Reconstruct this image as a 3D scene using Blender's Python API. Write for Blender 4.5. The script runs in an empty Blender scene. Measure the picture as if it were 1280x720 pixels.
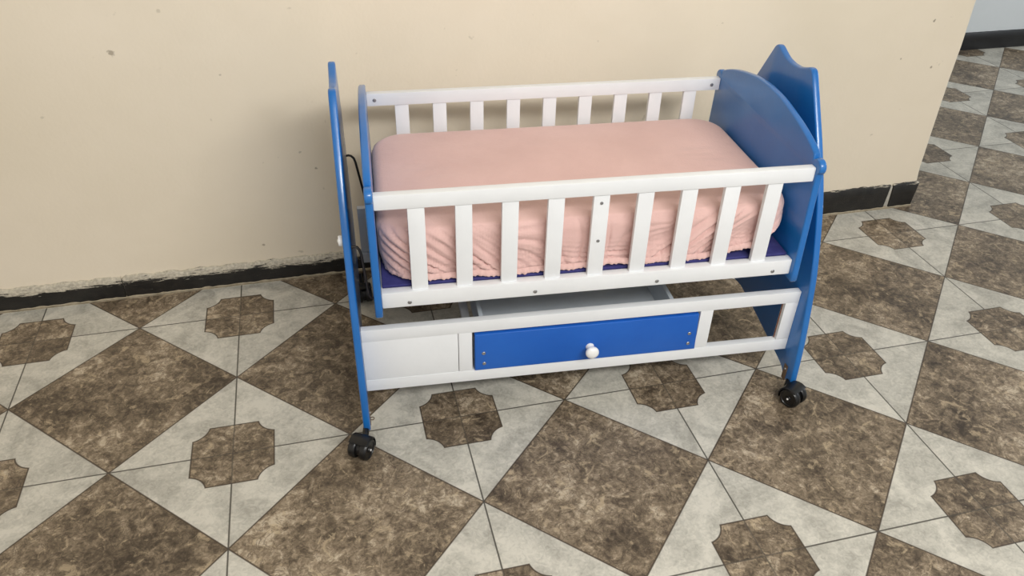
import bpy, bmesh, math, random
from mathutils import Vector, Matrix
random.seed(4)
S = bpy.context.scene
C = S.collection

# ------------------------------------------------------------------ camera
cam_d = bpy.data.cameras.new('camera'); cam = bpy.data.objects.new('camera', cam_d); C.objects.link(cam)
cam_d.sensor_width = 36.0; cam_d.lens = 36.0 * 980.083 / 1280.0
right = Vector((0.96989877, -0.24259581, 0.02106288))
down = Vector((-0.12427726, -0.56752789, -0.81392092))
fwd = Vector((0.20940758, 0.78680326, -0.58059375))
cam.matrix_world = Matrix(((right.x, -down.x, -fwd.x, -0.5640235), (right.y, -down.y, -fwd.y, -1.4066434),
                           (right.z, -down.z, -fwd.z, 1.54584379), (0, 0, 0, 1)))
S.camera = cam

# ------------------------------------------------------------------ light
S.view_settings.view_transform = 'Standard'; S.view_settings.look = 'None'
S.view_settings.gamma = 1.0; S.view_settings.use_curve_mapping = False
S.view_settings.exposure = -0.08
world = bpy.data.worlds.new('daylight'); S.world = world; world.use_nodes = True
wn = world.node_tree.nodes; wl = world.node_tree.links
wn.clear()
wo = wn.new('ShaderNodeOutputWorld'); wb = wn.new('ShaderNodeBackground'); wl.new(wb.outputs[0], wo.inputs[0])
wtc = wn.new('ShaderNodeTexCoord'); wsep = wn.new('ShaderNodeSeparateXYZ'); wl.new(wtc.outputs['Generated'], wsep.inputs[0])
wmr = wn.new('ShaderNodeMapRange'); wmr.inputs[1].default_value = -1; wmr.inputs[2].default_value = 1; wl.new(wsep.outputs['X'], wmr.inputs[0])
wcr = wn.new('ShaderNodeValToRGB'); wl.new(wmr.outputs[0], wcr.inputs[0])
wcr.color_ramp.elements[0].color = (1.0, 0.90, 0.77, 1)      # warm tint added to the ambient light from the left
wcr.color_ramp.elements[1].color = (0.60, 0.65, 0.68, 1)      # daylight side
wl.new(wcr.outputs[0], wb.inputs[0]); wb.inputs[1].default_value = 0.80

def area(name, loc, target, sx, sy, energy, color):
    d = bpy.data.lights.new(name, 'AREA'); d.shape = 'RECTANGLE'; d.size = sx; d.size_y = sy
    d.energy = energy; d.color = color
    o = bpy.data.objects.new(name, d); C.objects.link(o); o.location = loc
    o.rotation_euler = (Vector(target) - Vector(loc)).to_track_quat('-Z', 'Y').to_euler()
    return o
area('assumed_key_light', (0.45, -2.3, 2.62), (0.0, 0.5, 0.4), 2.2, 0.36, 92, (1.0, 0.99, 0.955))  # assumed key light, added to suit the shadow angle; no window stands here
area('passage_fill', (4.9, 0.6, 1.9), (2.2, 1.9, .3), 1.2, 1.4, 32, (0.86, 0.93, 1.0))  # added cool fill lifting the far wall and floor, no source seen

# ------------------------------------------------------------------ node helpers
class NT:
    def __init__(s, name):
        s.m = bpy.data.materials.new(name); s.m.use_nodes = True
        s.t = s.m.node_tree; s.n = s.t.nodes; s.l = s.t.links
        s.b = s.n['Principled BSDF']
    def put(s, sock, v):
        if hasattr(v, 'is_output'): s.l.new(v, sock)
        else: sock.default_value = v
    def math(s, op, a, b=None, c=None):
        n = s.n.new('ShaderNodeMath'); n.operation = op; s.put(n.inputs[0], a)
        if b is not None: s.put(n.inputs[1], b)
        if c is not None: s.put(n.inputs[2], c)
        return n.outputs[0]
    def pos(s):
        g = s.n.new('ShaderNodeTexCoord'); return g.outputs['Object']
    def sep(s, v):
        n = s.n.new('ShaderNodeSeparateXYZ'); s.l.new(v, n.inputs[0]); return n.outputs
    def comb(s, x, y, z):
        n = s.n.new('ShaderNodeCombineXYZ')
        for i, v in enumerate((x, y, z)): s.put(n.inputs[i], v)
        return n.outputs[0]
    def vadd(s, a, b):
        n = s.n.new('ShaderNodeVectorMath'); n.operation = 'ADD'; s.put(n.inputs[0], a); s.put(n.inputs[1], b); return n.outputs[0]
    def vmul(s, a, b):
        n = s.n.new('ShaderNodeVectorMath'); n.operation = 'MULTIPLY'; s.put(n.inputs[0], a); s.put(n.inputs[1], b); return n.outputs[0]
    def dist(s, a, b):
        n = s.n.new('ShaderNodeVectorMath'); n.operation = 'DISTANCE'; s.put(n.inputs[0], a); s.put(n.inputs[1], b); return n.outputs['Value']
    def noise(s, v, scale, detail=2, rough=.5, distort=0, out='Fac'):
        n = s.n.new('ShaderNodeTexNoise'); s.put(n.inputs['Vector'], v); n.inputs['Scale'].default_value = scale
        n.inputs['Detail'].default_value = detail; n.inputs['Roughness'].default_value = rough
        n.inputs['Distortion'].default_value = distort
        return n.outputs[out]
    def ramp(s, f, stops):
        n = s.n.new('ShaderNodeValToRGB'); s.put(n.inputs[0], f); e = n.color_ramp.elements
        while len(e) < len(stops): e.new(.5)
        for k, (p, c) in zip(e, stops): k.position = p; k.color = srgb(c)
        return n.outputs[0]
    def mix(s, f, a, b):
        n = s.n.new('ShaderNodeMix'); n.data_type = 'RGBA'; s.put(n.inputs[0], f); s.put(n.inputs[6], a); s.put(n.inputs[7], b)
        return n.outputs[2]
    def smooth(s, v, lo, hi):
        n = s.n.new('ShaderNodeMapRange'); n.interpolation_type = 'SMOOTHSTEP'; s.put(n.inputs[0], v)
        n.inputs[1].default_value = lo; n.inputs[2].default_value = hi; return n.outputs[0]
    def bump(s, h, strength, distance):
        n = s.n.new('ShaderNodeBump'); s.put(n.inputs['Height'], h); n.inputs['Strength'].default_value = strength
        n.inputs['Distance'].default_value = distance; s.l.new(n.outputs[0], s.b.inputs['Normal'])
    def set(s, color=None, rough=None, **kw):
        if color is not None: s.put(s.b.inputs['Base Color'], color)
        if rough is not None: s.put(s.b.inputs['Roughness'], rough)
        for k, v in kw.items(): s.put(s.b.inputs[k.replace('_', ' ')], v)
        return s.m

def srgb(c):
    f = lambda v: (v / 12.92 if v <= .04045 else ((v + .055) / 1.055) ** 2.4)
    return tuple(f(x / 255.0) for x in c) + (1,)

# ------------------------------------------------------------------ materials
def paint(name, col, rough=.35, wear=6, scale=7, coat=0.0):
    t = NT(name); p = t.pos()
    n = t.noise(p, scale, 4, .6)
    lo = tuple(max(0, c - wear) for c in col); hi = tuple(min(255, c + wear) for c in col)
    t.bump(t.noise(p, 60, 3, .6), .06, .004)
    return t.set(t.ramp(n, [(.3, lo), (.7, hi)]), rough, Coat_Weight=coat, Coat_Roughness=.15)

WHITE = paint('white_gloss_paint', (226, 228, 231), .38, 3)
BLUE = paint('blue_gloss_paint', (26, 103, 176), .30, 5, 5, .4)
DRAWBLUE = paint('blue_drawer_paint', (22, 90, 182), .45, 5, 5)
DRAWIN = paint('drawer_inside_paint', (196, 204, 212), .5, 5)
CEIL = paint('ceiling_paint', (222, 220, 214), .8, 3)
RAW = paint('raw_hardboard_edge', (128, 82, 60), .7, 14, 40)
RUBBER = paint('black_caster_plastic', (16, 16, 17), .35, 4, 30)
WIRE = paint('dark_steel_wire', (48, 42, 38), .4, 8, 40)
ZINC = NT('zinc_screw').set((.36, .36, .37, 1), .38, Metallic=.85)
STEEL = paint('tarnished_steel', (104, 84, 66), .5, 18, 60)
KNOB = NT('white_knob_plastic').set(srgb((236, 236, 236)), .18)
NAVY = paint('navy_pad_fabric', (52, 52, 112), .8, 8, 30)
PLASTER = paint('grey_plaster', (172, 168, 158), .9, 14, 60)

def mat_sheet():
    t = NT('pink_muslin'); p = t.pos()
    n = t.noise(p, 6, 4, .6)
    col = t.ramp(n, [(.3, (209, 172, 166)), (.7, (218, 182, 176))])
    w = t.noise(t.vmul(p, (1, 1, 2.2)), 85, 3, .65, .6)
    x, y, z = t.sep(p)
    g = t.math('ADD', t.math('SINE', t.math('MULTIPLY', x, 900)), t.math('SINE', t.math('MULTIPLY', t.math('ADD', z, y), 900)))
    t.bump(t.math('ADD', w, t.math('MULTIPLY', g, .015)), .22, .006)
    return t.set(col, .95, Sheen_Weight=.25, Sheen_Roughness=.5)
SHEET = mat_sheet()

def mat_floor():
    t = NT('patterned_floor_tiles'); p = t.pos(); x, y, z = t.sep(p)
    T = 0.6
    u = t.math('DIVIDE', t.math('ADD', x, .89331 + 6.0), T); v = t.math('DIVIDE', t.math('ADD', y, -.12711 + 6.0), T)
    iu = t.math('FLOOR', u); iv = t.math('FLOOR', v)
    a = t.math('ABSOLUTE', t.math('SUBTRACT', t.math('FRACT', u), .5)); b = t.math('ABSOLUTE', t.math('SUBTRACT', t.math('FRACT', v), .5))
    s = t.math('ADD', a, b)                                          # < .5 inside the big brown diamond
    dd = t.math('MULTIPLY', t.math('ABSOLUTE', t.math('SUBTRACT', s, .5)), T * .7071)
    pa = t.math('SUBTRACT', .5, a); pb = t.math('SUBTRACT', .5, b)   # distance to the tile joints
    R, r, ro = .172, .088, .190
    sq = t.math('SUBTRACT', t.math('MAXIMUM', pa, pb), R)
    ca = t.math('SUBTRACT', pa, ro); cb = t.math('SUBTRACT', pb, ro)
    arc = t.math('SUBTRACT', r, t.math('SQRT', t.math('ADD', t.math('MULTIPLY', ca, ca), t.math('MULTIPLY', cb, cb))))
    ros = t.math('MAXIMUM', sq, arc)                                 # < 0 inside the notched rosette
    brown = t.math('MAXIMUM', t.math('LESS_THAN', s, .5), t.math('LESS_THAN', ros, 0))
    outline = t.math('MINIMUM', dd, t.math('MULTIPLY', t.math('ABSOLUTE', ros), T))
    edge = t.math('SUBTRACT', 1, t.smooth(outline, .0010, .0028))
    joint = t.math('MULTIPLY', t.math('MINIMUM', pa, pb), T)
    grout = t.math('SUBTRACT', 1, t.smooth(joint, .0013, .0027))
    off = t.comb(t.math('MULTIPLY', iu, 3.71), t.math('MULTIPLY', iv, 5.13), t.math('ADD', iu, t.math('MULTIPLY', iv, 2.3)))
    q = t.vadd(p, off)
    big = t.noise(q, 5, 3, .5, .6)
    mid = t.noise(q, 26, 7, .66, .9)
    fine = t.noise(q, 75, 5, .62, 1.2)
    f = t.math('ADD', t.math('ADD', t.math('MULTIPLY', big, .30), t.math('MULTIPLY', mid, .42)), t.math('MULTIPLY', fine, .28))
    bc = t.ramp(f, [(.39, (60, 51, 42)), (.46, (96, 84, 69)), (.51, (122, 108, 90)), (.555, (146, 131, 111)), (.61, (186, 172, 151))])
    flk = t.smooth(t.noise(t.vadd(q, (3.3, 1.7, 0)), 25, 5, .6, 1.3), .56, .67)
    bc = t.mix(t.math('MULTIPLY', flk, .62), bc, srgb((182, 164, 136)))
    vein = t.math('ABSOLUTE', t.math('SUBTRACT', t.noise(t.vadd(q, (7.1, 2.9, 0)), 21, 5, .62, 1.1), .5))
    bc = t.mix(t.math('MULTIPLY', t.math('SUBTRACT', 1, t.smooth(vein, .0, .028)), .55), bc, srgb((58, 47, 38)))
    lf = t.math('ADD', t.math('MULTIPLY', t.noise(q, 9, 5, .6, .8), .6), t.math('MULTIPLY', fine, .4))
    lc = t.ramp(lf, [(.38, (158, 155, 146)), (.5, (184, 181, 171)), (.60, (202, 198, 187))])
    col = t.mix(brown, lc, bc)
    col = t.mix(t.math('MULTIPLY', edge, .9), col, srgb((62, 50, 40)))
    gs = t.math('SUBTRACT', .9, t.math('MULTIPLY', t.math('LESS_THAN', ros, 0), .35))
    col = t.mix(t.math('MULTIPLY', grout, gs), col, srgb((66, 62, 56)))
    t.bump(t.math('ADD', t.math('MULTIPLY', grout, -1), t.math('MULTIPLY', t.noise(p, 8, 3), .15)), .25, .002)
    rg = t.math('ADD', .34, t.math('MULTIPLY', mid, .16))
    return t.set(col, rg, Specular_IOR_Level=.4)
FLOOR = mat_floor()

def mat_wall(name, c0, c1, spots=()):
    t = NT(name); p = t.pos()
    n = t.noise(p, 1.3, 4, .6)
    col = t.ramp(n, [(.3, c0), (.7, c1)])
    for (sx, sy, sz, r, k) in spots:
        wob = t.math('MULTIPLY', t.math('SUBTRACT', t.noise(p, 90, 2), .5), r * 2.2)
        d = t.math('ADD', t.dist(p, (sx, sy, sz)), wob)
        col = t.mix(t.math('MULTIPLY', t.math('SUBTRACT', 1, t.smooth(d, r * .45, r)), k), col, srgb((122, 110, 92)))
    specks = t.noise(p, 26, 2, .5)
    col = t.mix(t.math('MULTIPLY', t.smooth(specks, .74, .80), .35), col, srgb((150, 140, 120)))
    t.bump(t.math('ADD', t.noise(p, 7, 4, .6), t.math('MULTIPLY', t.noise(p, 90, 2), .12)), .22, .012)
    return t.set(col, .62)
WALLM = mat_wall('cream_wall_paint', (223, 211, 190), (232, 220, 201),
                 [(-1.10, .912, .80, .010, .6), (-.83, .912, .72, .004, .4), (-.64, .912, .46, .005, .4), (-.60, .912, .40, .005, .6),
                  (1.55, .912, .75, .006, .7), (1.60, .912, .58, .006, .7), (1.46, .912, .62, .004, .6), (-.80, .912, .14, .006, .6)])
FARM = mat_wall('pale_blue_wall_paint', (204, 210, 214), (212, 217, 220))

def mat_base(name, smear):
    t = NT(name); p = t.pos(); x, y, z = t.sep(p)
    n = t.noise(t.vmul(p, (.28, 1, 2.2)), 70, 6, .72, .6)
    lx = t.math('MULTIPLY_ADD', t.math('SUBTRACT', t.noise(t.vmul(p, (1, 1, .2)), 5, 3), .5), .05, smear)
    rise = t.math('SUBTRACT', z, lx)
    zone = t.math('MULTIPLY', t.smooth(rise, -.026, .012), .34)     # whitewash streaked over the top edge
    f = t.smooth(t.math('SUBTRACT', t.math('ADD', zone, n), .72), -.03, .03)
    blk = t.ramp(t.noise(p, 30, 4), [(.3, (17, 16, 15)), (.75, (36, 33, 30))])
    wsh = t.ramp(t.noise(p, 120, 3), [(.35, (170, 162, 146)), (.7, (206, 198, 180))])
    col = t.mix(f, blk, wsh)
    t.bump(n, .4, .004)
    return t.set(col, .45)
BASEL = mat_base('black_skirting_whitewashed', .061)
BASER = mat_base('black_skirting', .112)
BASEF = paint('black_skirting_clean', (22, 22, 24), .4, 5, 20)
GROUT = paint('skirting_grout', (160, 148, 126), .9, 16, 60)

# ------------------------------------------------------------------ mesh helpers
def finish(name, bm, mat, parent=None, smooth=40):
    me = bpy.data.meshes.new(name)
    bmesh.ops.recalc_face_normals(bm, faces=bm.faces[:])
    bm.to_mesh(me); bm.free()
    if smooth:
        for p in me.polygons: p.use_smooth = True
        me.set_sharp_from_angle(angle=math.radians(smooth))
    me.materials.append(mat)
    o = bpy.data.objects.new(name, me); C.objects.link(o)
    if parent: o.parent = parent
    return o

def box(bm, x0, x1, y0, y1, z0, z1, bev=.0018):
    r = bmesh.ops.create_cube(bm, size=1.0)
    for v in r['verts']:
        v.co = Vector(((x0 + x1) / 2 + v.co.x * (x1 - x0), (y0 + y1) / 2 + v.co.y * (y1 - y0), (z0 + z1) / 2 + v.co.z * (z1 - z0)))
    if bev:
        es = {e for v in r['verts'] for e in v.link_edges}
        bmesh.ops.bevel(bm, geom=list(es), offset=bev, segments=2, profile=.6, affect='EDGES')
    return bm

def B(name, mat, parent, *a, bev=.0018):
    bm = bmesh.new(); box(bm, *a, bev=bev); return finish(name, bm, mat, parent)

def prism_x(pts, x0, x1, bev):
    """outline in the (y, z) plane, given thickness along x, with rounded rims"""
    bm = bmesh.new()
    f = bm.faces.new([bm.verts.new((x0, y, z)) for y, z in pts])
    r = bmesh.ops.extrude_face_region(bm, geom=[f])
    nv = [g for g in r['geom'] if isinstance(g, bmesh.types.BMVert)]
    for v in nv: v.co.x = x1
    bm.normal_update()
    rim = [e for e in bm.edges if abs(e.verts[0].co.x - e.verts[1].co.x) < 1e-6]
    bmesh.ops.bevel(bm, geom=rim, offset=bev, segments=3, profile=.5, affect='EDGES')
    return bm

def crom(P, n=5):
    out = []
    for i in range(len(P) - 1):
        p0 = P[max(i - 1, 0)]; p1 = P[i]; p2 = P[i + 1]; p3 = P[min(i + 2, len(P) - 1)]
        for k in range(n):
            t = k / n
            out.append(tuple(.5 * (2 * b + (c - a) * t + (2 * a - 5 * b + 4 * c - d) * t * t + (3 * b - a - 3 * c + d) * t ** 3)
                             for a, b, c, d in zip(p0, p1, p2, p3)))
    out.append(tuple(P[-1])); return out

def lathe(bm, prof, origin, axis, seg=24):
    """prof: (radius, height) pairs spun about axis"""
    q = Vector((0, 0, 1)).rotation_difference(Vector(axis).normalized())
    rings = []
    for r, h in prof:
        if r < 1e-6: rings.append([bm.verts.new(Vector(origin) + q @ Vector((0, 0, h)))])
        else: rings.append([bm.verts.new(Vector(origin) + q @ Vector((r * math.cos(2 * math.pi * k / seg), r * math.sin(2 * math.pi * k / seg), h))) for k in range(seg)])
    for A, D in zip(rings, rings[1:]):
        for k in range(seg):
            k2 = (k + 1) % seg
            if len(A) == 1 and len(D) == 1: continue
            if len(A) == 1: bm.faces.new((A[0], D[k], D[k2]))
            elif len(D) == 1: bm.faces.new((A[k], D[0], A[k2]))
            else: bm.faces.new((A[k], D[k], D[k2], A[k2]))
    return bm

def tube(bm, pts, r, seg=10):
    P = [Vector(p) for p in pts]; rings = []
    up = Vector((.31, .95, .05)).normalized()
    for i, p in enumerate(P):
        t = (P[min(i + 1, len(P) - 1)] - P[max(i - 1, 0)]).normalized()
        a = t.cross(up).normalized(); b = t.cross(a)
        rings.append([bm.verts.new(p + r * (math.cos(2 * math.pi * k / seg) * a + math.sin(2 * math.pi * k / seg) * b)) for k in range(seg)])
    for A, D in zip(rings, rings[1:]):
        for k in range(seg): bm.faces.new((A[k], A[(k + 1) % seg], D[(k + 1) % seg], D[k]))
    bm.faces.new(rings[0][::-1]); bm.faces.new(rings[-1])
    return bm

def screw(parent, loc, axis, r=.0052):
    bm = bmesh.new()
    lathe(bm, [(0, 0), (r, 0), (r, .0008), (r * .8, .0020), (r * .32, .0024), (r * .28, .0012), (0, .0012)], loc, axis, 16)
    return finish('screw', bm, ZINC, parent)

def structure(o):
    o['kind'] = 'structure'; return o

# ------------------------------------------------------------------ the room
bm = bmesh.new(); box(bm, -3.4, 5.2, -2.6, 3.0, -.08, 0, bev=0); structure(finish('floor', bm, FLOOR, smooth=0))

WY, CX = .912, 1.732
def wall_block():
    bm = bmesh.new(); r = .022
    pts = [(-3.4, WY)]
    for k in range(9):
        a = -math.pi / 2 + k / 8 * math.pi / 2
        pts.append((CX - r + r * math.cos(a), WY + r + r * math.sin(a)))
    pts += [(CX, 2.54), (-3.4, 2.54)]
    zs = [0, .06, .11, .16, .22, .30, .40, .52, .65, .8, 1.0, 1.3, 2.0, 2.9]
    rings = []
    for z in zs:
        jit = .0025 * math.sin(z * 31) - (.013 * min(1, max(0, z - .08) / .13) + .014 * min(1, max(0, z - .2) / .7))
        rings.append([bm.verts.new((x + (jit if x > CX - .1 else 0), y, z)) for x, y in pts])
    n = len(pts)
    for A, D in zip(rings, rings[1:]):
        for k in range(n): bm.faces.new((A[k], A[(k + 1) % n], D[(k + 1) % n], D[k]))
    bm.faces.new(rings[0][::-1]); bm.faces.new(rings[-1])
    return structure(finish('wall_back', bm, WALLM))
wall_block()
bm = bmesh.new(); box(bm, -3.4, 5.2, 2.54, 2.7, 0, 2.9, bev=0); structure(finish('wall_far', bm, FARM, smooth=0))
bm = bmesh.new(); box(bm, -3.4, 5.2, -2.6, 2.7, 2.9, 3.0, bev=0); structure(finish('ceiling', bm, CEIL, smooth=0))

def skirting(name, mat, x0, x1, y, th, ztop, rough, ends=(0, 0)):
    bm = bmesh.new(); n = max(4, int((x1 - x0) / .012)); A = []
    for i in range(n + 1):
        t = i / n; x = x0 + (x1 - x0) * t
        zt = ztop(x) + rough * (math.sin(x * 61) * .35 + math.sin(x * 137 + 1) * .3 + random.uniform(-.4, .4))
        e = ends[1] * max(0, 1 - (n - i) / 3) if i > n / 2 else -ends[0] * max(0, 1 - i / 3)
        A.append([bm.verts.new(c) for c in ((x, y, 0), (x - e * .6, y - th, 0), (x - e * .2, y - th, zt * .6), (x + e * .2, y - th, zt - .004), (x + e * .3, y - th + .004, zt), (x + e * .3, y + .004, zt + .001))])
    for P, Q in zip(A, A[1:]):
        for k in range(5): bm.faces.new((P[k], P[k + 1], Q[k + 1], Q[k]))
    bm.faces.new(A[0][::-1]); bm.faces.new(A[-1])
    return structure(finish(name, bm, mat, smooth=50))
skirting('baseboard_back', BASEL, -3.4, -1.254, WY, .009, lambda x: .082, .004)
skirting('baseboard_back', BASEL, -1.251, .35, WY, .009, lambda x: .081 + max(0, x + .2) * .03, .006)
skirting('baseboard_back', BASER, .352, 1.593, WY, .009, lambda x: .101 + max(0, x - .8) * .006, .004, (0, .008))
skirting('baseboard_back', BASER, 1.610, 1.722, WY, .009, lambda x: .106, .003, (.006, .010))
skirting('trim_1', PLASTER, 1.590, 1.614, WY, .004, lambda x: .096, .012)
skirting('trim_2', GROUT, -3.4, 1.72, WY, .013, lambda x: .007, .003)
skirting('baseboard_far', BASEF, 1.733, 5.2, 2.54, .009, lambda x: .105, .001)
bm = bmesh.new(); box(bm, CX, CX + .009, WY + .03, 2.53, 0, .105, bev=.001); structure(finish('baseboard_right', bm, BASEF))

# ------------------------------------------------------------------ the cradle
cradle = bpy.data.objects.new('baby_cradle', None); C.objects.link(cradle)
cradle.location = (.0766, .4294, 0); cradle.rotation_euler = (0, 0, math.radians(-4.1154))
cradle['label'] = 'blue and white wooden rocking cradle on casters with a drawer, standing by cream wall'
cradle['category'] = 'cradle'
HL, TH = .6088, .0185          # half length over the end boards, board thickness
FY = .3175                     # front face of the base rails

# -- blue outer end boards with horned tops and four feet
half = [(0, .117), (.10, .102), (.21, .080), (.272, .068), (.312, .058), (.330, .046), (.337, .036)]
foot = [(.340, .034), (.378, .034), (.384, .042)]
side = [(.384, .06), (.374, .18), (.352, .32), (.335, .40), (.300, .51), (.2636, .60), (.213, .69), (.158, .775), (.118, .836)]
top = [(.108, .851), (.098, .858), (.084, .8585), (.066, .852), (.034, .842), (0, .839)]
hp = crom(half, 4)[:-1] + foot + crom(side, 4)[:-1] + crom(top, 4)
outline = [(-y, z) for y, z in hp] + [(y, z) for y, z in hp[::-1][1:-1]]
for sx in (-1, 1):
    x0, x1 = (-HL, -HL + TH) if sx < 0 else (HL - TH, HL)
    eb = prism_x(outline, x0, x1, .005)
    if sx < 0:                                       # this board stands slightly splayed
        for v in eb.verts: v.co.x -= (v.co.y + .33) * (.016 + .014 * max(0, .85 - v.co.z))
    finish('end_board', eb, BLUE, cradle, 50)

# -- white base frame
XI = HL - TH
for sy in (-1, 1):
    ya, yb = (-FY, -FY + .020) if sy < 0 else (FY - .020, FY)
    B('base_rail', WHITE, cradle, -XI, XI, ya, yb, .283, .3195)
    B('base_rail', WHITE, cradle, -XI, XI, ya, yb, .118, .1545)
    yp, yq = (ya + .001, ya + .011) if sy < 0 else (yb - .011, yb - .001)
    B('side_panel', WHITE, cradle, -XI, -.3475, yp, yq, .1545, .283, bev=.001)
    B('stile', WHITE, cradle, -.346, -.311, ya + .0006, yb - .001, .1545, .283, bev=.0012)
    B('stile', WHITE, cradle, .309, .345, ya + .0006, yb - .001, .1545, .283, bev=.0012)
    st = B('stile', WHITE, cradle, .553, XI, ya + .0006, yb - .001, .1545, .283, bev=.0012)
    if sy < 0:
        e = B('raw_edge', RAW, st, .5508, .5532, ya + .0115, ya + .0140, .156, .282, bev=0)
        e['label'] = 'bare reddish brown hardboard edge'
for sx in (-1, 1):
    xa = .286 if sx > 0 else -.309
    B('drawer_runner', WHITE, cradle, xa, xa + .023, -FY + .02, FY - .02, .120, .138)

# -- drawer
bm = prism_x([(-.3045, .1560), (.3090, .1560), (.3035, .2760), (-.3045, .2760)], 0, .018, .0022)
for v in bm.verts: v.co = Vector((v.co.y, -FY - .004 + v.co.x, v.co.z))
drawer = finish('drawer', bm, DRAWBLUE, cradle); drawer['label'] = 'blue drawer front'
DY0, DY1, DX = -FY + .0145, .13, .278
bm = bmesh.new()
box(bm, -DX, -DX + .012, DY0, DY1, .150, .246); box(bm, DX - .012, DX, DY0, DY1, .150, .246)
box(bm, -DX + .012, DX - .012, DY1 - .012, DY1, .150, .246)
box(bm, -DX + .012, DX - .012, DY0, DY1 - .012, .160, .165, bev=0)
finish('drawer_box', bm, DRAWIN, drawer)
bm = bmesh.new()
lathe(bm, [(0, -.001), (.0115, -.001), (.0110, .003), (.0085, .007), (.0080, .012), (.0125, .016), (.0172, .021), (.0182, .026), (.0165, .031), (.0115, .0345), (.005, .0358), (0, .036)],
      (.006, -FY - .004, .2015), (0, -1, 0), 28)
k = finish('knob', bm, KNOB, drawer, 60); k['label'] = 'round white knob'
for x, z in ((-.2815, .2135), (-.2800, .1785), (.2850, .2135), (.2862, .1785)): screw(drawer, (x, -FY - .0038, z), (0, -1, 0))

# -- hanging basket
BX, BY = -.009, -.045          # basket centre inside the stand
L0, L1, BT = -.548, .530, .018
bump_ = []
for k in range(9):
    a = math.radians(-35 + k * 175 / 8)
    bump_.append((.3000 + .0215 * math.cos(a), .7130 + .0200 * math.sin(a)))
hb = [(0, .394), (.322, .394), (.3262, .399)] + crom([(.3255, .42), (.318, .56), (.3125, .67), (.3135, .700)], 3) + bump_ + \
     crom([(.2815, .7385), (.252, .752), (.200, .769), (.140, .783), (.07, .795), (0, .799)], 4)
outl = [(-y + BY, z) for y, z in hb] + [(y + BY, z) for y, z in hb[::-1][1:-1]]
for x0 in (L0, L1 - BT):
    finish('basket_end', prism_x(outl, x0, x0 + BT, .0045), BLUE, cradle, 50)
XA, XB = L0 + BT, L1 - BT
for sy in (-1, 1):
    def yy(a, b): return (BY - b, BY - a) if sy < 0 else (BY + a, BY + b)
    rt = B('top_rail', WHITE, cradle, XA, XB, *yy(.284, .3055), .6765, .7130, bev=.003)
    rb = B('bottom_rail', WHITE, cradle, XA, XB, *yy(.286, .3095), .4110, .4545, bev=.003)
    for k in range(-4, 5):
        x = BX + k * .1072 + (.004 if sy > 0 else 0)
        sl = B('slat', WHITE, cradle, x - .0193, x + .0193, *yy(.2885, .3015), .4540, .6770, bev=.0012)
        if sy < 0 and k == 0:
            screw(sl, (x, BY - .3013, .655), (0, -1, 0), .0042); screw(sl, (x, BY - .3013, .552), (0, -1, 0), .0042)
    if sy < 0:
        for x in (-.456, -.150, .162, .473): screw(rb, (BX + x, BY - .3093, .4235), (0, -1, 0))
    else:
        for x in (-.4995, .4955): screw(rt, (BX + x, BY + .2842, .6935), (0, -1, 0))
B('base_board', WHITE, cradle, XA, XB, BY - .286, BY + .286, .440, .450)

# -- wire swing links between stand and basket, with white end caps outside
for sx in (-1, 1):
    xo = -XI if sx < 0 else XI                         # inner face of the end board
    xb = L0 if sx < 0 else L1                          # outer face of the basket end
    d = 1 if sx < 0 else -1
    gap = abs(xb - xo)
    for y in (-.25, .25):
        sp = (y + .33) * .0206 if sx < 0 else 0
        P = [(xo - d * (.004 + sp), y, .525), (xo + d * (.006 - sp), y, .526), (xo + d * (.013 - sp), y, .524), (xo + d * (.018 - sp * .8), y + BY * .05, .517),
             (xo + d * (.021 - sp * .7), y + BY * .15, .505), (xb - d * gap * .34, y + BY * .9, .395), (xb - d * gap * .28, y + BY, .381), (xb - d * gap * .18, y + BY, .374), (xb - d * gap * .02, y + BY, .372), (xb + d * .003, y + BY, .372)]
        P = [p if p[2] > .45 else (p[0], p[1], p[2] + .030) for p in P]
        bm = bmesh.new(); tube(bm, P, .0034); finish('swing_link', bm, WIRE, cradle, 60)
        bm = bmesh.new()
        lathe(bm, [(0, .014), (.004, .014), (.0042, .012), (.0125, .0115), (.0135, .009), (.0135, .001), (.012, -.002), (0, -.002)], (xo - d * TH, y, .545), (-d, 0, 0), 18)
        c_ = finish('end_cap', bm, KNOB, cradle); c_['label'] = 'white plastic end cap'

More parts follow.
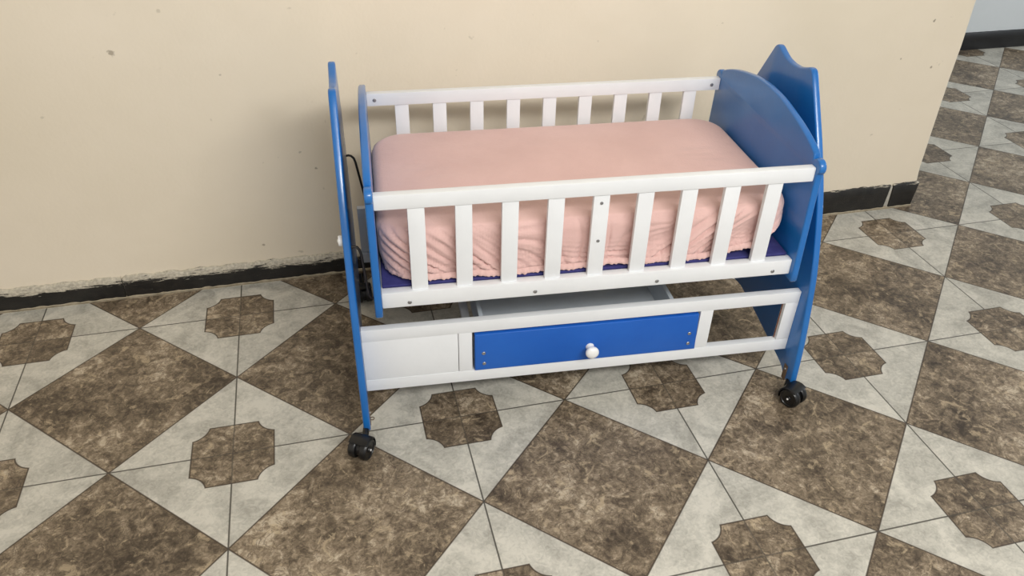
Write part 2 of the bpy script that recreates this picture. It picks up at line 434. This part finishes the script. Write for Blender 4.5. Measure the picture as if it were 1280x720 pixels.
# -- casters
def caster(px, py, ang, fx, fy):
    """twin-wheel caster; (px,py) middle of the wheels, ang direction of the axle, (fx,fy) foot it carries"""
    ax = Vector((math.cos(ang), math.sin(ang), 0)); R = .0295; c = Vector((px, py, R))
    bm = bmesh.new()
    st = Vector((fx, fy, .0))
    # hood: shell over the back of both wheels
    toward = (st - Vector((px, py, 0))); toward.z = 0
    back = toward - ax * toward.dot(ax)
    if back.length < 1e-4: back = Vector((-ax.y, ax.x, 0))
    back.normalize(); n = 14
    prev = None; w = .0265
    for k in range(n + 1):
        a = math.radians(-28 + 150 * k / n)
        dr = back * math.cos(a) + Vector((0, 0, math.sin(a)))
        row = [bm.verts.new(c + dr * rr + ax * s) for rr, s in ((R + .001, -w), (R + .0045, -w + .002), (R + .0055, 0), (R + .0045, w - .002), (R + .001, w))]
        if prev:
            for i in range(4): bm.faces.new((prev[i], prev[i + 1], row[i + 1], row[i]))
        prev = row
    hub = back * .004
    lathe(bm, [(0, -.006), (.021, -.006), (.021, .006), (0, .006)], c, ax, 24)      # web between the wheels
    ctop = Vector((fx, fy, .036)); base = c + back * (R - .004) + Vector((0, 0, .012))
    tube(bm, [base, base.lerp(ctop, .5) + Vector((0, 0, .004)), ctop + Vector((0, 0, .004))], .0085, 12)
    body = finish('caster', bm, RUBBER, cradle, 45)
    for s in (-1, 1):
        bm = bmesh.new(); o0 = c + ax * (s * .0065)
        lathe(bm, [(0, 0), (R - .002, 0), (R, .0025), (R, .0150), (R - .003, .0188), (R - .007, .0194), (R - .0085, .0172), (.008, .0165), (.0065, .0200), (0, .0205)], o0, ax * s, 30)
        wh = finish('wheel', bm, RUBBER, body, 40)
        bm = bmesh.new(); lathe(bm, [(0, .0200), (.0030, .0200), (.0028, .0217), (0, .0223)], o0, ax * s, 12)
        finish('axle_pin', bm, KNOB, body)
    return body
F = HL - TH / 2
caster(-.616, -.430, math.radians(-28), -F, -.362)
caster(.588, -.416, math.radians(-152), F, -.362)
caster(-.596, .252, math.radians(8), -F, .345)
caster(.612, .405, math.radians(30), F, .362)
for sx in (-1, 1):
    for sy in (-1, 1):
        xo = XI * sx
        x0, x1 = (xo, xo + .002) if sx < 0 else (xo - .002, xo)
        pl = B('caster_plate', STEEL, cradle, x0, x1, sy * .346 - .009, sy * .346 + .009, .030, .082, bev=.0006)
        pl['label'] = 'tarnished steel fixing plate'
        screw(pl, (xo - sx * .0018, sy * .346, .068), (-sx, 0, 0), .004)

bm = bmesh.new()
ring = [(-XI + .0065 + .0052 * math.cos(a), -.352, .052 + .0052 * math.sin(a)) for a in [k * math.pi / 8 for k in range(17)]]
tube(bm, ring, .0012, 8); finish('screw_eye', bm, STEEL, cradle)

# ------------------------------------------------------------------ what lies in the basket
def tag(o, label, cat):
    o['label'] = label; o['category'] = cat
pad = B('mattress_pad', NAVY, None, XA + .003, XB - .003, BY - .282, BY + .282, .4500, .4590, bev=.003)
pad.matrix_world = cradle.matrix_basis.copy()
tag(pad, 'thin navy blue pad showing below the pink mattress in the cradle', 'pad')

def rrect(hx, hy, r, n):
    """n points evenly round a rounded rectangle, with outward normals; starts mid-rear and runs round"""
    segs = []; sx, sy = hx - r, hy - r
    per = 4 * (sx + sy) + 2 * math.pi * r
    out = []
    for i in range(n):
        d = per * i / n
        for (cx, cy, a0), ln in (((sx, sy, 0), 2 * sy), ((-sx, sy, 90), 2 * sx), ((-sx, -sy, 180), 2 * sy), ((sx, -sy, 270), 2 * sx)):
            # straight run first, then the corner after it
            a = math.radians(a0); nv = Vector((math.cos(a), math.sin(a)))
            tv = Vector((-nv.y, nv.x)); arc = math.pi / 2 * r
            if d <= ln:
                hx_ = sx + r if a0 in (0, 180) else sy + r
                p = nv * hx_ + tv * (d - ln / 2)
                out.append((p.x, p.y, nv.x, nv.y)); break
            d -= ln
            if d <= arc:
                q = a + d / r
                e = Vector((math.cos(q), math.sin(q)))
                p = nv * ((sx if a0 in (0, 180) else sy)) + tv * (ln / 2) + e * r
                out.append((p.x, p.y, e.x, e.y)); break
            d -= arc
    return out

MX, MY = BX - .001, BY - .001
HX, HY = .5205, .2825
mattress = bpy.data.objects.new('crib_mattress', None); C.objects.link(mattress)
mattress.matrix_world = cradle.matrix_basis.copy() @ Matrix.Translation((MX, MY, .4595))
tag(mattress, 'small mattress in a gathered pink muslin fitted sheet inside the cradle', 'mattress')

def ridge(v): return 1 - abs(math.sin(v))
def sheet():
    from mathutils import noise as mn
    N = 1500; bm = bmesh.new()
    Hs = .1415                                             # height of the mattress side
    prof = [(0, .002)]
    for k in range(1, 25): prof.append((0, .002 + (Hs - .032) * k / 24))
    for k in range(1, 9):
        a = math.pi / 2 * k / 8; prof.append((.030 * (1 - math.cos(a)), Hs - .030 + .030 * math.sin(a)))
    base = rrect(HX, HY, .095, N)
    def fold(q, z):
        """rounded folds with narrow creases between them"""
        q += .012 * mn.noise(Vector((q * 9, z * 6, 2.2)))
        a = abs(math.sin(q * 88 + 2.2 * mn.noise(Vector((q * 7, z * 9, 0)))))
        b = abs(math.sin(q * 171 + 2.0 * mn.noise(Vector((q * 12, z * 10, 5)))))
        k1 = max(0, .45 + mn.noise(Vector((q * 8, z * 4, 9))) * 1.1); k2 = max(0, .5 + mn.noise(Vector((q * 11, z * 12, 4))))
        return k1 * (a ** .6) + .42 * k2 * (b ** .6)
    rings = []
    for ins, h in prof:
        t = h / Hs; ring = []
        low = max(0, 1 - h / .10)
        for i, (x, y, nx, ny) in enumerate(base):
            side = abs(ny) ** 2                              # 1 on the long sides, 0 on the ends
            tuck = (.002 * side + (.012 if x < 0 else .055) * (1 - side)) * max(0, 1 - h / .075) ** 2.0
            sgn = -1 if x < 0 else 1
            far = min(1, max(0, (abs(x) - .05) / .14))
            if abs(ny) > .35: q = x - 1.25 * sgn * far * h; 
            else: q = y + 3
            st = max(0, 1 - t * 1.03) ** .34 * (.10 + .90 * min(1, side * 1.5))
            mid = 1 - far
            w = fold(q, h) * (1 - .45 * mid)
            # bunched rows just above the hem in the middle of the long sides
            w += (.4 + .6 * mid) * low * .55 * abs(math.sin(h * 230 + 3 * mn.noise(Vector((x * 14, h * 8, 1))) )) ** .7
            sag = .006 * mn.noise(Vector((x * 5, h * 14, y * 5 + 7)))
            disp = (st * .0215 * (w - 1.2) + sag * st) * (.35 + .65 * min(1, h / .03))
            disp = min(disp, .003)
            lift = 0
            if h < .06:
                k = (1 - h / .06)
                lift = k * (.003 * math.sin(x * 14 + 1) + .0022 * math.sin(x * 37) + .0014 * math.sin(i * .9) + .003)
                lift += k * .030 * max(0, (x - .25) / .28) * (1 if x > .25 else 0) + k * (.0 if x < 0 else .012) * (1 - side)
            ii = ins + tuck
            ring.append(bm.verts.new((x - nx * ii + nx * disp, y - ny * ii + ny * disp, h + lift)))
        rings.append(ring)
    hx, hy = HX - .030, HY - .030
    for k in range(1, 15):
        u = k / 14; sc = 1 - u; ring = []
        for (x, y, nx, ny) in base:
            px, py = x - nx * .030, y - ny * .030
            px *= 1 - u * hy / hx * .98; py *= sc
            dz = .0065 * (1 - (1 - u) ** 2)
            dz += .0045 * mn.noise(Vector((px * 3.1, py * 5, 3))) * min(1, u * 4) + .0016 * mn.noise(Vector((px * 16 + py * 9, py * 40, 8))) * min(1, u * 4)
            ring.append(bm.verts.new((px, py, Hs + dz)))
        rings.append(ring)
    for A, D in zip(rings, rings[1:]):
        for k in range(N): bm.faces.new((A[k], A[(k + 1) % N], D[(k + 1) % N], D[k]))
    bmesh.ops.remove_doubles(bm, verts=rings[-1], dist=.00015)
    return finish('fitted_sheet', bm, SHEET, mattress, 80)
sheet()
def hem():
    bm = bmesh.new(); base = rrect(HX - .014, HY - .003, .09, 900); rows = []
    for i, (x, y, nx, ny) in enumerate(base):
        side = abs(ny) ** 2; e = (.002 if x < 0 else .030) * (1 - side)
        lift = .003 * math.sin(x * 14 + 1) + .0022 * math.sin(x * 37) + .003 + (.030 * (x - .25) / .28 if x > .25 else 0) + (0 if x < 0 else .012) * (1 - side)
        w = .0014 * math.sin(i * 1.35) + .002 * math.sin(i * .53 + 2 * math.sin(i * .11))
        rows.append([bm.verts.new((x + nx * (w * k + o - e), y + ny * (w * k + o - e), max(.001, z + lift + .0012 * k * math.sin(i * 1.9)))) for o, z, k in ((-.002, .016, .2), (.004, .010, .8), (.005, .003, 1.0), (-.001, -.001, .7))])
    n = len(rows)
    for i in range(n):
        A, D = rows[i], rows[(i + 1) % n]
        for k in range(3): bm.faces.new((A[k], A[k + 1], D[k + 1], D[k]))
    return finish('elastic_hem', bm, SHEET, mattress, 80)
hem()
